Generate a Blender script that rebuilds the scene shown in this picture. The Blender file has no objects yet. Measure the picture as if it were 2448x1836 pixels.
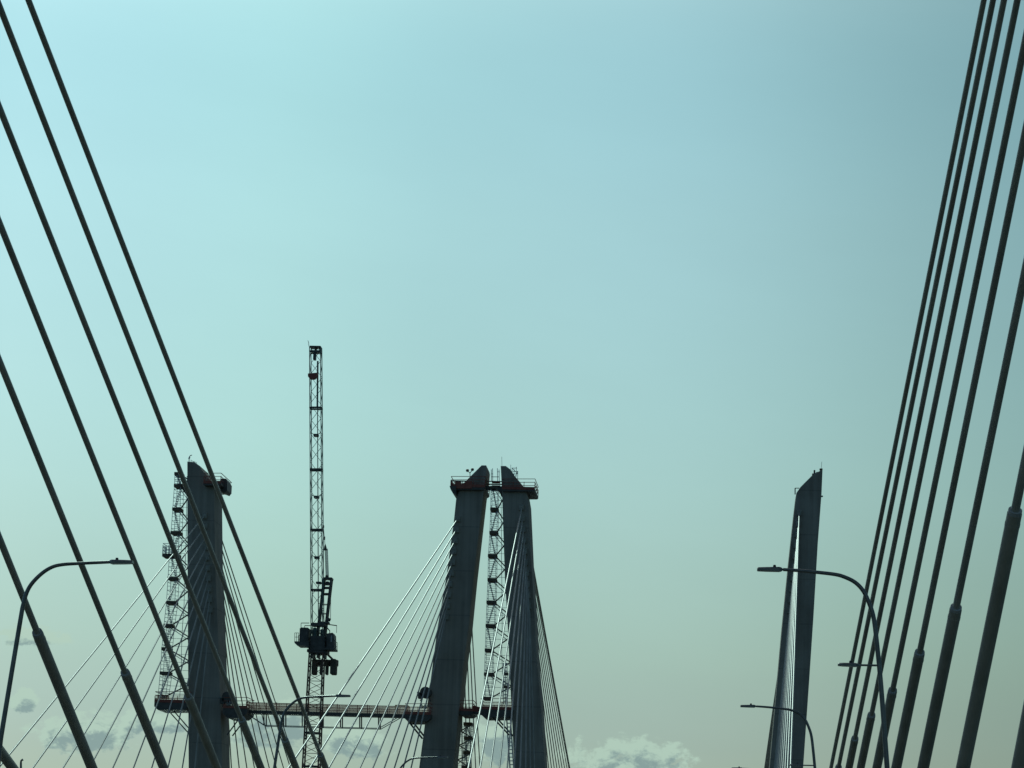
import bpy, bmesh, math, random
from mathutils import Vector, Matrix
random.seed(7)
S = bpy.context.scene
C = S.collection

# ------------------------------------------------------------------ camera model
F, CX, CY = 7000.0, 1224.0, 918.0
VPX, VPY, ROLL = 1697.0, 2204.0, 0.02
EYE = Vector((0, 0, 2.0))
yv = Vector(((VPX-CX)/F, -(VPY-CY)/F, 1.0)).normalized()
uv = Vector((math.sin(ROLL), math.cos(ROLL), 0)); uv = (uv - yv*uv.dot(yv)).normalized()
xv = yv.cross(uv)
if xv.x < 0: xv = -xv
RIGHT = Vector((xv.x, yv.x, uv.x)); UP = Vector((xv.y, yv.y, uv.y)); FWD = Vector((xv.z, yv.z, uv.z))

def ray(px, py):
    return RIGHT*((px-CX)/F) + UP*(-(py-CY)/F) + FWD
def at(px, py, Y):
    d = ray(px, py)
    return EYE + d*(Y/d.y)
def proj(p):
    d = Vector(p)-EYE; z = d.dot(FWD)
    return CX+F*d.dot(RIGHT)/z, CY-F*d.dot(UP)/z
def plane_y(l, x, z=1.0):
    n = ray(*l[0]).cross(ray(*l[1]))
    return -(n.x*x + n.z*(z-EYE.z))/n.y
def plane_z(l, Y, x):
    n = ray(*l[0]).cross(ray(*l[1]))
    return EYE.z - (n.x*x + n.y*Y)/n.z

cam = bpy.data.cameras.new('camera'); co = bpy.data.objects.new('camera', cam); C.objects.link(co)
cam.sensor_width = 36; cam.lens = F/2448*36; cam.clip_start = 0.5; cam.clip_end = 30000
m = Matrix((RIGHT, UP, -FWD)).transposed().to_4x4(); m.translation = EYE
co.matrix_world = m
S.camera = co

# ------------------------------------------------------------------ materials
def nt(name):
    mt = bpy.data.materials.new(name); mt.use_nodes = True
    t = mt.node_tree; b = t.nodes['Principled BSDF']
    return mt, t, b
def noise_mat(name, col, col2, scale=1.0, rough=.7, metal=0, bump=.0, spec=.5, stretch=(1,1,1)):
    mt, t, b = nt(name)
    tc = t.nodes.new('ShaderNodeTexCoord'); mp = t.nodes.new('ShaderNodeMapping'); mp.inputs['Scale'].default_value = stretch
    n = t.nodes.new('ShaderNodeTexNoise'); n.inputs['Scale'].default_value = scale; n.inputs['Detail'].default_value = 6
    r = t.nodes.new('ShaderNodeValToRGB'); r.color_ramp.elements[0].position = .35; r.color_ramp.elements[1].position = .68
    r.color_ramp.elements[0].color = (*col, 1); r.color_ramp.elements[1].color = (*col2, 1)
    t.links.new(tc.outputs['Object'], mp.inputs['Vector']); t.links.new(mp.outputs[0], n.inputs['Vector'])
    t.links.new(n.outputs['Fac'], r.inputs[0]); t.links.new(r.outputs[0], b.inputs['Base Color'])
    b.inputs['Roughness'].default_value = rough; b.inputs['Metallic'].default_value = metal
    b.inputs['Specular IOR Level'].default_value = spec
    if bump:
        bp = t.nodes.new('ShaderNodeBump'); bp.inputs['Strength'].default_value = bump
        t.links.new(n.outputs['Fac'], bp.inputs['Height']); t.links.new(bp.outputs[0], b.inputs['Normal'])
    return mt
def concrete(name, c1, c2):
    """cast concrete: broad blotches, vertical run-off streaks, horizontal lift joints"""
    mt, t, b = nt(name); N = t.nodes.new; L = t.links.new
    tc = N('ShaderNodeTexCoord')
    n1 = N('ShaderNodeTexNoise'); n1.inputs['Scale'].default_value = .35; n1.inputs['Detail'].default_value = 8
    mp = N('ShaderNodeMapping'); mp.inputs['Scale'].default_value = (2.2, 2.2, .07)
    n2 = N('ShaderNodeTexNoise'); n2.inputs['Scale'].default_value = 1.0; n2.inputs['Detail'].default_value = 5
    L(tc.outputs['Object'], n1.inputs['Vector']); L(tc.outputs['Object'], mp.inputs['Vector']); L(mp.outputs[0], n2.inputs['Vector'])
    mx = N('ShaderNodeMath'); mx.operation = 'ADD'; L(n1.outputs['Fac'], mx.inputs[0]); L(n2.outputs['Fac'], mx.inputs[1])
    r = N('ShaderNodeMapRange'); r.inputs['From Min'].default_value = .75; r.inputs['From Max'].default_value = 1.25
    L(mx.outputs[0], r.inputs['Value'])
    mc = N('ShaderNodeMixRGB'); mc.inputs[1].default_value = (*c1, 1); mc.inputs[2].default_value = (*c2, 1)
    L(r.outputs[0], mc.inputs[0])
    sx = N('ShaderNodeSeparateXYZ'); L(tc.outputs['Object'], sx.inputs[0])
    md = N('ShaderNodeMath'); md.operation = 'FRACT'; dv = N('ShaderNodeMath'); dv.operation = 'DIVIDE'; dv.inputs[1].default_value = 4.57
    L(sx.outputs['Z'], dv.inputs[0]); L(dv.outputs[0], md.inputs[0])
    lt = N('ShaderNodeMath'); lt.operation = 'LESS_THAN'; lt.inputs[1].default_value = .022; L(md.outputs[0], lt.inputs[0])
    m2 = N('ShaderNodeMixRGB'); m2.blend_type = 'MULTIPLY'; m2.inputs[2].default_value = (.80, .80, .81, 1)
    L(lt.outputs[0], m2.inputs[0]); L(mc.outputs[0], m2.inputs[1]); L(m2.outputs[0], b.inputs['Base Color'])
    bp = N('ShaderNodeBump'); bp.inputs['Strength'].default_value = .25; bp.inputs['Distance'].default_value = .05
    L(n1.outputs['Fac'], bp.inputs['Height']); L(bp.outputs[0], b.inputs['Normal'])
    b.inputs['Roughness'].default_value = .9; b.inputs['Specular IOR Level'].default_value = .25
    return mt
M = dict(
    conc = concrete('pylon_concrete', (.35,.305,.25), (.52,.465,.39)),
    stay = noise_mat('stay_sheath', (.42,.40,.33), (.58,.56,.48), .9, .42, bump=.10, spec=.5, stretch=(1,.1,1)),
    pipe = noise_mat('guide_pipe', (.40,.375,.30), (.52,.485,.40), 1.3, .5, bump=.12),
    galv = noise_mat('galvanised_steel', (.17,.18,.175), (.27,.28,.27), 3, .36, .5),
    tube = noise_mat('scaffold_tube', (.42,.47,.50), (.56,.61,.64), 2, .42, .5),
    plank = noise_mat('timber_deck', (.15,.12,.09), (.24,.19,.14), 2, .85),
    form = noise_mat('red_formwork_steel', (.36,.085,.06), (.50,.16,.11), 1.1, .6),
    orange = noise_mat('orange_safety_paint', (.50,.20,.05), (.62,.30,.10), 2, .6),
    dark = noise_mat('dark_steel', (.10,.09,.08), (.17,.155,.14), 2, .55, .2),
    green = noise_mat('crane_paint', (.10,.19,.17), (.15,.25,.22), 1.5, .5, .1),
    craner = noise_mat('crane_mast_red_oxide', (.24,.09,.06), (.16,.14,.11), 1.2, .6),
    cw = noise_mat('counterweight_concrete', (.14,.13,.10), (.20,.19,.15), 1.5, .9),
    rope = noise_mat('wire_rope', (.45,.45,.43), (.60,.60,.57), 2, .5),
    white = noise_mat('white_sheeting', (.70,.71,.68), (.82,.82,.80), 2, .6),
    asphalt = noise_mat('asphalt', (.04,.04,.042), (.065,.065,.066), 2, .9, bump=.1),
    paint = noise_mat('road_paint', (.70,.70,.68), (.80,.80,.78), 3, .7),
    water = noise_mat('river_water', (.018,.028,.028), (.03,.042,.04), .02, .12, bump=.25),
    bglass = noise_mat('cab_glass', (.03,.04,.05), (.05,.06,.07), 1, .08),
)
def netting():
    """debris netting: partly see-through, lets light glow through from behind"""
    mt, t, b = nt('debris_netting'); N = t.nodes.new; L = t.links.new
    b.inputs['Base Color'].default_value = (.50,.43,.38,1); b.inputs['Roughness'].default_value = .9
    tl = N('ShaderNodeBsdfTranslucent'); tl.inputs[0].default_value = (.62,.50,.44,1)
    tr = N('ShaderNodeBsdfTransparent'); m1 = N('ShaderNodeMixShader'); m2 = N('ShaderNodeMixShader'); m1.inputs[0].default_value = .6
    tc = N('ShaderNodeTexCoord'); n = N('ShaderNodeTexNoise'); n.inputs['Scale'].default_value = 1.2
    r = N('ShaderNodeMapRange'); r.inputs['To Min'].default_value = .35; r.inputs['To Max'].default_value = .6
    L(tc.outputs['Object'], n.inputs['Vector']); L(n.outputs['Fac'], r.inputs['Value'])
    L(b.outputs[0], m1.inputs[1]); L(tl.outputs[0], m1.inputs[2]); L(r.outputs[0], m2.inputs[0]); L(tr.outputs[0], m2.inputs[1]); L(m1.outputs[0], m2.inputs[2])
    L(m2.outputs[0], t.nodes['Material Output'].inputs[0])
    return mt
M['net'] = netting()

# ------------------------------------------------------------------ mesh helpers
def V(*a): return Vector(a)
class MB:
    def __init__(s): s.b = bmesh.new()
    def box(s, lo, hi, bev=0):
        x0,y0,z0 = lo; x1,y1,z1 = hi
        v = [s.b.verts.new(p) for p in ((x0,y0,z0),(x1,y0,z0),(x1,y1,z0),(x0,y1,z0),(x0,y0,z1),(x1,y0,z1),(x1,y1,z1),(x0,y1,z1))]
        fs = [s.b.faces.new([v[i] for i in f]) for f in ((0,3,2,1),(4,5,6,7),(0,1,5,4),(1,2,6,5),(2,3,7,6),(3,0,4,7))]
        if bev:
            es = {e for f in fs for e in f.edges}
            bmesh.ops.bevel(s.b, geom=list(es), offset=bev, segments=2, affect='EDGES')
        return s
    def tube(s, pts, r, n=8, cap=True):
        """r: one radius or a list; swept along pts with parallel-ish frames"""
        pts = [Vector(p) for p in pts]; rings = []
        rs = r if isinstance(r, (list, tuple)) else [r]*len(pts)
        ref = None
        for i, p in enumerate(pts):
            d = (pts[min(i+1, len(pts)-1)] - pts[max(i-1, 0)]).normalized()
            if ref is None:
                ref = V(0,1,0) if abs(d.y) < .8 else V(1,0,0)
            a = d.cross(ref).normalized(); b = d.cross(a).normalized()
            ref = -b if False else ref
            rings.append([s.b.verts.new(p + (a*math.cos(2*math.pi*k/n+math.pi/n) + b*math.sin(2*math.pi*k/n+math.pi/n))*rs[i]) for k in range(n)])
        for i in range(len(rings)-1):
            for k in range(n):
                f = s.b.faces.new((rings[i][k], rings[i][(k+1)%n], rings[i+1][(k+1)%n], rings[i+1][k]))
                f.smooth = n > 5
        if cap:
            for rg in (rings[0][::-1], rings[-1]):       # caps keep their own vertices so the rim stays crisp
                s.b.faces.new([s.b.verts.new(v.co) for v in rg] if n > 5 else rg)
        return s
    def bar(s, p, q, w): return s.tube([p, q], w*.7071, 4)
    def prism(s, poly, y0, y1):
        """poly: (x,z) list, extruded along y"""
        a = [s.b.verts.new((x, y0, z)) for x, z in poly]; b = [s.b.verts.new((x, y1, z)) for x, z in poly]
        s.b.faces.new(a); s.b.faces.new(b[::-1]); n = len(a)
        for i in range(n): s.b.faces.new((a[i], b[i], b[(i+1)%n], a[(i+1)%n]))
        return s
    def sheet(s, pts):
        s.b.faces.new([s.b.verts.new(p) for p in pts]); return s
    def build(s, name, mat, parent=None, label=None):
        bmesh.ops.recalc_face_normals(s.b, faces=s.b.faces[:])
        me = bpy.data.meshes.new(name); s.b.to_mesh(me); s.b.free(); me.materials.append(M[mat])
        o = bpy.data.objects.new(name, me); C.objects.link(o)
        if parent: 
            o.parent = parent; o.matrix_parent_inverse = Matrix.Translation(-parent.location)
            if parent.parent: o.matrix_parent_inverse = Matrix.Translation(-(parent.parent.location+parent.location)) 
        if label: o['label'] = label
        return o
def thing(name, label, cat, loc, group=None):
    o = bpy.data.objects.new(name, None); C.objects.link(o); o.location = loc; o.empty_display_size = .5
    o['label'] = label; o['category'] = cat
    if group: o['group'] = group
    return o
def sub(mb, name, mat, part, top):
    """sub-part: the part is a mesh at the origin of its thing's inverse, so meshes are in world coordinates"""
    bmesh.ops.recalc_face_normals(mb.b, faces=mb.b.faces[:])
    me = bpy.data.meshes.new(name); mb.b.to_mesh(me); mb.b.free(); me.materials.append(M[mat])
    o = bpy.data.objects.new(name, me); C.objects.link(o); o.parent = part
    return o
def structure(o): o['kind'] = 'structure'; return o
ORD = ['first','second','third','fourth','fifth','sixth','seventh','eighth','ninth','tenth','eleventh','twelfth']

YT, DEP = 298.0, 5.0       # front face of the far towers, their depth along the road

# ------------------------------------------------------------------ water, decks, roads
w = MB(); w.box((-4000,-1500,-46),(4000,12000,-42)); structure(w.build('water','water'))
def deck(x0, x1):
    d = MB(); d.box((x0,-700,-1.9),(x1,2500,-.004)); 
    for gx in (x0+.7, x1-.7): d.box((gx-.6,-700,-3.4),(gx+.6,2500,-1.905))
    structure(d.build('bridge_deck','conc'))
    r = MB(); r.sheet([(x0+.6,-700,.0),(x1-.6,-700,.0),(x1-.6,2500,.0),(x0+.6,2500,.0)]); structure(r.build('road','asphalt'))
    p = MB()
    wd = (x1-x0-1.2)/4
    for k in (1,2,3):
        x = x0+.6+wd*k; y = -60
        while y < 560:
            p.sheet([(x-.06,y,.004),(x+.06,y,.004),(x+.06,y+3,.004),(x-.06,y+3,.004)]); y += 12
    for x in (x0+1.2, x1-1.2): p.sheet([(x-.07,-700,.004),(x+.07,-700,.004),(x+.07,2500,.004),(x-.07,2500,.004)])
    structure(p.build('road_marking','paint'))
deck(-15.65, 4.1); deck(-48.5, -31.5)
def parapet(x, label):
    t = thing('parapet', label, 'barrier', (x,150,0))
    MB().prism([(x-.22,-.001),(x+.22,-.001),(x+.12,.85),(x-.12,.85)], -700, 2500).build('wall','conc',t)
    r = MB()
    for z in (1.05,1.3): r.tube([(x,-60,z),(x,560,z)], .04, 6)
    for k in range(0, 207): r.bar((x,-60+k*3,.85),(x,-60+k*3,1.3),.06)
    r.build('rail','galv',t)
parapet(3.86,'concrete parapet with steel rail along the right edge of the near bridge')
parapet(-15.4,'concrete parapet with steel rail along the left edge of the near bridge')
parapet(-31.8,'concrete parapet with steel rail on the inner edge of the left bridge')
parapet(-48.2,'concrete parapet with steel rail on the outer edge of the left bridge')

# ------------------------------------------------------------------ towers
def world_poly(px):
    out = []
    for a, b in px:
        p = at(a, b, YT); out.append((p.x, p.z))
    return out
def extend(top, nxt, z):
    (x0,z0), (x1,z1) = top, nxt
    return (x1 + (x1-x0)*(z-z1)/(z1-z0), z)
def tower(name, label, right, left, anchors, side, y0=YT, ao=False):
    """right: px from the top down the right edge, left: px from the top down the left edge"""
    R = world_poly(right); L = world_poly(left)
    R.append(extend(R[-3], R[-1], -42.5)); L.append(extend(L[-3], L[-1], -42.5))
    cx = (R[-1][0]+L[-1][0])/2
    t = thing(name, label, 'bridge tower', (cx, y0+DEP/2, -42))
    b = MB(); b.prism(L[::-1]+R, y0, y0+DEP)
    es = [e for e in b.b.edges if abs(e.verts[0].co.y-e.verts[1].co.y) < .01]
    bmesh.ops.bevel(b.b, geom=es, offset=.12, segments=1, affect='EDGES')
    b.build('shaft','conc',t)
    MB().box((cx-4.5,y0-3,-43),(cx+4.5,y0+DEP+3,-39.5),.2).build('pier_footing','conc',t)
    for (ax, ay) in anchors:
        p = at(ax, ay, y0)
        q = MB()
        e = .33 if ao else .20
        x0, x1 = (p.x-e, p.x+.26) if side < 0 else (p.x-.26, p.x+e)
        # wedge shaped steel anchorage box, its underside raked like the stay
        a = [(x0,y0+.02,p.z+.30),(x1,y0+.02,p.z+.30),(x1,y0-.30,p.z+.12),(x0,y0-.30,p.z+.12),
             (x0,y0+.02,p.z-.42),(x1,y0+.02,p.z-.42),(x1,y0-.30,p.z-.34),(x0,y0-.30,p.z-.34)]
        v = [q.b.verts.new(c) for c in a]
        for f in ((0,1,2,3),(7,6,5,4),(0,4,5,1),(1,5,6,2),(2,6,7,3),(3,7,4,0)): q.b.faces.new([v[i] for i in f])
        q.build('stay_anchorage','pipe',t)
    return t
anA = [(489+1.6*k, 1232+25.0*k) for k in range(10)]
anB = [(1094.8-3.1*k, 1239.5+26.0*k) for k in range(10)]
anC = [(1247.6+2.0*k, 1212+26.3*k) for k in range(10)]
anD = [(1911-2.5*k, 1225+26.0*k) for k in range(10)]
tA = tower('bridge_tower','dark concrete bridge tower with stepped slanted top, leftmost, beside the crane',
    [(464,1104),(478,1114),(486,1132),(496,1140),(511,1156),(512,1180),(514,1350),(519,1454),(523,1583),(529,1750),(531,1836)],
    [(447.3,1103),(448,1300),(449,1460),(451,1836)], anA, -1)
tB = tower('bridge_tower','concrete bridge tower leaning right with slanted top falling to the left, right of the crane',
    [(1162,1112),(1163,1118),(1161,1140),(1155,1181),(1132,1380),(1120,1500),(1109,1580),(1083,1836)],
    [(1151,1112),(1111.5,1152),(1100,1163),(1091,1185),(1084.5,1250),(1067,1380),(1046,1500),(1002,1836)], anB, -1, ao=True)
tC = tower('bridge_tower','concrete bridge tower with slanted top falling to the right and white stays before it',
    [(1209,1113.5),(1221,1122.5),(1239,1152),(1258,1172),(1263,1200),(1270,1350),(1276,1437),(1283,1572),(1294,1698),(1303,1836)],
    [(1196.8,1113.5),(1200,1174),(1207,1380),(1214,1500),(1219.6,1627),(1229.6,1836)], anC, 1)
tD = tower('bridge_tower','isolated dark bridge tower with slanted top, at the far right of the four',
    [(1964,1126),(1966.5,1124),(1964,1180),(1955,1300),(1945,1470),(1935,1620),(1920,1836)],
    [(1952,1128),(1941,1137),(1914,1164),(1904,1178),(1899,1220),(1886,1340),(1870,1500),(1840,1836)], anD, 1)

# near towers that carry the stays passing overhead (just outside the picture)
YN = 28.0
def near_tower(xb, xt, label):
    t = thing('bridge_tower', label, 'bridge tower', (xb,YN-2.5,-42))
    b = MB(); k = (xt-xb)/48
    f = lambda z: xb+k*z
    s = 1 if xt > xb else -1
    b.prism([(f(-42)-2.2,-42.5),(f(-42)+2.2,-42.5),(f(46)+1.5,46),(f(50)+s*1.2,50),(f(50)+s*.3,50),(f(46)-1.5,46)], YN-DEP, YN)
    b.build('shaft','conc',t)
    MB().box((f(-42)-4.5,YN-DEP-3,-43),(f(-42)+4.5,YN+3,-39.5),.2).build('pier_footing','conc',t)

# ------------------------------------------------------------------ stays
def stay(p_top, p_deck, label, group, r=.075, pr=.125, pipe_z=8.0, n=14, pipe_px=None):
    """p_top on the tower, p_deck on the deck edge"""
    p_top, p_deck = Vector(p_top), Vector(p_deck)
    t = thing('stay_cable', label, 'stay cable', p_deck, group)
    d = p_top-p_deck; L = d.length
    sag = .0022*L
    pts = []
    for i in range(9):
        u = i/8; p = p_deck + d*u; p.z -= sag*4*u*(1-u)*.5; pts.append(p)
    MB().tube(pts, r, n).build('cable','stay',t)
    k = pipe_z/d.z
    if pipe_px:      # the photo shows where this pipe ends
        lo, hi = 0.0, .6
        for _ in range(40):
            k = (lo+hi)/2; q = p_deck + d*k
            if proj(q)[1] > pipe_px: lo = k
            else: hi = k
    q = p_deck + d*k; q.z -= sag*4*k*(1-k)*.5
    dn = (q-p_deck).normalized()
    s = MB(); s.tube([p_deck-dn*.6, q-dn*.30], pr, n); s.tube([q-dn*.30, q-dn*.22], pr*1.04, n); s.tube([q-dn*.22, q], pr, n); s.build('guide_pipe','pipe',t)
    s = MB(); s.tube([q+dn*.002, q+dn*.08], pr*.93, n)
    s.build('pipe_cap','rope',t)
    return t
def fan(anchors, xe, y_first, dy, y_face, where, group, lab, pipe_z=7.0, r=.07, r0=None):
    for k, a in enumerate(anchors):
        pt = at(a[0], a[1], y_face) if y_face <= YT else None
        if pt is None:
            p0 = at(a[0], a[1], YT); pt = V(p0.x, y_face, p0.z)
        pd = V(xe, y_first + dy*k, .8)
        pos = 'uppermost' if k == 0 else ('lowest' if k == len(anchors)-1 else ORD[k])
        tail = '' if k in (0, len(anchors)-1) else ' from the top'
        stay(pt, pd, lab % (pos, tail), group, r=(r0 or r) if k == 0 else r, pr=.11, pipe_z=pipe_z*(.5+.5*abs(y_first+dy*k-YT)/120), n=10)
fan(anA, -50.8, 179, 11.6, YT, '', 'stays running forward from the leftmost tower', 'thin stay, %s%s, slanting down-left across the leftmost tower', r=.065)
fan(anB, -31.0, 173, 11.3, YT, '', 'stays running forward from the tower right of the crane', 'thin stay, %s%s, slanting down-left from the second tower', r=.07)
fan(anC, -16.4, 177, 12.3, YT, '', 'stays running forward from the third tower', 'pale stay, %s%s, running down the face of the third tower', r=.07)
fan(anD, 4.55, 182, 11.3, YT, '', 'stays running forward from the rightmost tower', 'pale stay, %s%s, running down the face of the rightmost tower', r=.07)
fan([(a[0]+8,a[1]) for a in anA], -50.8, 416, -10.6, YT+DEP, '', 'side span stays behind the leftmost tower', 'dark stay, %s%s, behind the right edge of the leftmost tower', r=.065)
fan([(a[0]+10,a[1]) for a in anB], -31.0, 418, -11.0, YT+DEP, '', 'side span stays behind the tower right of the crane', 'dark stay, %s%s, behind the right edge of the second tower', r=.065)
fan([(a[0]-4,a[1]) for a in anC], -16.4, 440, -12.2, YT+DEP, '', 'side span stays behind the third tower', 'dark stay, %s%s, in the bundle right of the third tower', r=.055, r0=.12)
fan([(a[0]+6,a[1]) for a in anD], 4.55, 430, -12.0, YT+DEP, '', 'side span stays behind the rightmost tower', 'dark stay, %s%s, in the bundle left of the rightmost tower', r=.06, r0=.10)

near_R = [((2349.8,0),(1985.7,1836)),((2371.8,0),(2003.5,1836)),((2398,0),(2028.8,1836)),((2430,0),(2056.7,1836)),((2420,240),(2095.3,1836)),((2392,600),(2141.9,1836)),((2356.7,1100),(2206.2,1836)),((2426,1220),(2301.6,1836))]
s_ = 1.1067
near_L = [((66*s_,0),(705*s_,1836)),((-2*s_,0),(641*s_,1836)),((0,225*s_),(565*s_,1836)),((0,475*s_),(470*s_,1836)),((0,775*s_),(355*s_,1836)),((0,1160*s_),(200*s_,1836))]
NR = ['leftmost of the thick dark stays on the right','second from the left of the thick dark stays on the right','third from the left of the thick dark stays on the right','fourth from the left of the thick dark stays on the right',
      'fifth from the left of the thick dark stays on the right','sixth from the left of the thick dark stays, broad pipe at its foot','seventh from the left of the thick stays on the right, wide pipe','thick stay on the right whose long broad pipe reaches highest in the photo','thick stay cut off by the bottom right corner of the photo']
NL = ['rightmost thick dark stay of the left-hand group, passing before the crane mast','second thick dark stay from the right in the left-hand group','third thick dark stay from the right in the left-hand group, crossing the leftmost tower','fourth thick dark stay from the right in the left-hand group','fifth thick dark stay from the right, wide pipe beginning low down','thick dark stay at far left with its broad pipe starting above the bottom corner']
# the near towers lean outward; each stay meets the deck edge where its line of sight says and the tower at one face
def near_fan(lines, xe, xt, labels, group, tops, extra=0):
    ys = [plane_y(l, xe, 1.0) for l in lines]
    zs = [plane_z(l, YN, xt) for l in lines]
    if extra:
        dy = (ys[-1]-ys[2])/(len(ys)-3); dz = (zs[-1]-zs[2])/(len(zs)-3)
        for e in range(extra): ys.append(ys[-1]+dy); zs.append(zs[-1]+dz)
    print('near fan', xe, [round(v,1) for v in ys], [round(v,1) for v in zs])
    for k in range(len(ys)):
        stay((xt, YN, zs[k]), (xe, ys[k], 1.0), labels[k], group, r=.087, pr=.145, pipe_z=9.0, n=20, pipe_px=tops[k])
near_fan(near_R, 4.55, 9.6, NR, 'thick dark stays on the right of the near bridge', [1850,1830,1762,1706,1648,1558,1452,1222,700], 1)
near_fan(near_L, -16.4, -21.2, NL, 'thick dark stays on the left of the near bridge', [1800,1765,1717,1662,1605,1510])
near_tower(4.7, 10.4, 'near concrete bridge tower on the right, its stays passing overhead')
near_tower(-17.2, -22.0, 'near concrete bridge tower on the left, its stays passing overhead')
near_tower(-31.6, -26.0, 'near concrete tower of the left bridge, inner side')
# longest near stay of the left bridge, its pipe just entering the bottom left corner
lc = ((0,1789),(32,1833)); yc = 156.0
xc = -31.0; yc = plane_y(lc, xc)
zc = plane_z(lc, YN, -25.5); print('corner stay', yc, zc)
stay((-25.5,YN,zc), (xc, yc, 1.0), 'thick slanting pipe cut off by the bottom left corner of the photo','stays of the left bridge',r=.12,pr=.22,pipe_px=1500)

# ------------------------------------------------------------------ street lamps
def lamp_proto(pts, head, Yl, x_base, label, lower=None, group='curved street lamps along the near bridge'):
    base = V(x_base, Yl, .85)
    t = thing('street_lamp', label, 'street lamp', base, group)
    P = [at(a, b, Yl) for a, b in pts]
    # smooth the bend with a Catmull-Rom pass
    Q = [base.copy()]
    for i in range(len(P)-1):
        p0 = P[max(i-1,0)]; p1 = P[i]; p2 = P[i+1]; p3 = P[min(i+2,len(P)-1)]
        for j in range(4):
            u = j/4
            Q.append(.5*((2*p1)+(-p0+p2)*u+(2*p0-5*p1+4*p2-p3)*u*u+(-p0+3*p1-3*p2+p3)*u**3))
    Q.append(P[-1]); n = len(Q)
    MB().tube(Q, [.054-.020*(i/(n-1)) if i else .075 for i in range(n)], 12).build('pole','galv',t)
    MB().box((base.x-.16,base.y-.16,.85),(base.x+.16,base.y+.16,.92),.02).build('base_plate','galv',t)
    def luminaire(a, b, th):
        a, b = at(*a, Yl), at(*b, Yl); d = (b-a).normalized()
        h = MB(); u = d.cross(V(0,1,0)).normalized()
        if u.z < 0: u = -u
        prof = [(-.07,.018,.02),(-.03,.018,.025),(.0,.040,.06),(.04,.048,.10),(.3,.040,.13),((b-a).length-.02,.034,.12),((b-a).length,.028,.11)]
        rings = []
        for s0, hh, ww in prof:
            c = a+d*s0
            rings.append([h.b.verts.new(c + u*zz*hh*th + V(0,yy*ww,0)) for yy, zz in ((-1,-.9),(-1,.3),(-.7,1),(.7,1),(1,.3),(1,-.9))])
        for i in range(len(rings)-1):
            for k in range(6): h.b.faces.new((rings[i][k],rings[i][(k+1)%6],rings[i+1][(k+1)%6],rings[i+1][k]))
        h.b.faces.new(rings[0][::-1]); h.b.faces.new(rings[-1])
        ho = h.build('lamp_head','galv',t)
        c = a+d*.14+u*.035*th
        so = sub(MB().tube([c, c+u*.035, c+u*.06],[.03,.034,.024],10),'photocell','dark',ho,t)
        so.matrix_parent_inverse = Matrix.Identity(4)
    luminaire(*head, 1.0)
    if lower:
        (a, b, h0, h1) = lower
        MB().tube([at(*a,Yl), at(*b,Yl)], .022, 8).build('lower_arm','galv',t)
        luminaire(h0, h1, .8)
    return t
lr = lamp_proto([(2120.6,1834),(2112,1716),(2104,1614.6),(2093.5,1512.6),(2087,1470),(2077.6,1441.6),(2064,1413),(2044,1392),(2017.7,1379),(1995,1373),(1952,1368),(1909,1364),(1872,1361.6)],
    ((1868,1361.6),(1810,1361)), 60, 3.86, 'tall curved street lamp on the right, two heads, nearest the camera',
    ((2095.8,1590.8),(2050,1590),(2050,1590.3),(2003,1588.5)))
ll = lamp_proto([(1.7,1766),(28,1607),(50,1475),(55,1447.6),(63.7,1417),(77,1394),(100.5,1370.5),(124,1356),(147.5,1350),(187.7,1347),(262,1343.7)],
    ((264,1343.8),(318,1344)), 62, -15.4, 'tall curved street lamp on the left, its arm reaching right under two thick stays')
def copy_thing(root, delta, label):
    r = root.copy(); C.objects.link(r); r.location = root.location+Vector(delta); r['label'] = label
    for ch in list(root.children):
        c = ch.copy(); C.objects.link(c); c.parent = r; c.matrix_parent_inverse = ch.matrix_parent_inverse.copy()
        for g in ch.children:
            d = g.copy(); C.objects.link(d); d.parent = c; d.matrix_parent_inverse = g.matrix_parent_inverse.copy()
    return r
copy_thing(lr, (0.05,38.8,0), 'second street lamp on the right, its arm crossing the rightmost tower')
copy_thing(lr, (0.05,79.3,0), 'third street lamp on the right, only its head showing at the bottom edge')
copy_thing(ll, (0.1,38,0), 'second street lamp on the left, its arm crossing the crane mast')
copy_thing(ll, (0.1,76,0), 'third street lamp on the left, low against the tower right of the crane')
# small lamp of the left bridge in the bottom left corner
t = thing('street_lamp','small hooked lamp top in the bottom left corner beside the thick pipe','street lamp',(at(50,1836,121).x,121,.85))
q = at(50,1836,121); top = [at(50,1836,121), at(50,1824,121), at(50.5,1819,121), at(55,1815.5,121)]
MB().tube([(q.x,121,.85)]+top,[.08,.05,.045,.04,.05],8).build('pole','galv',t)

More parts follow.
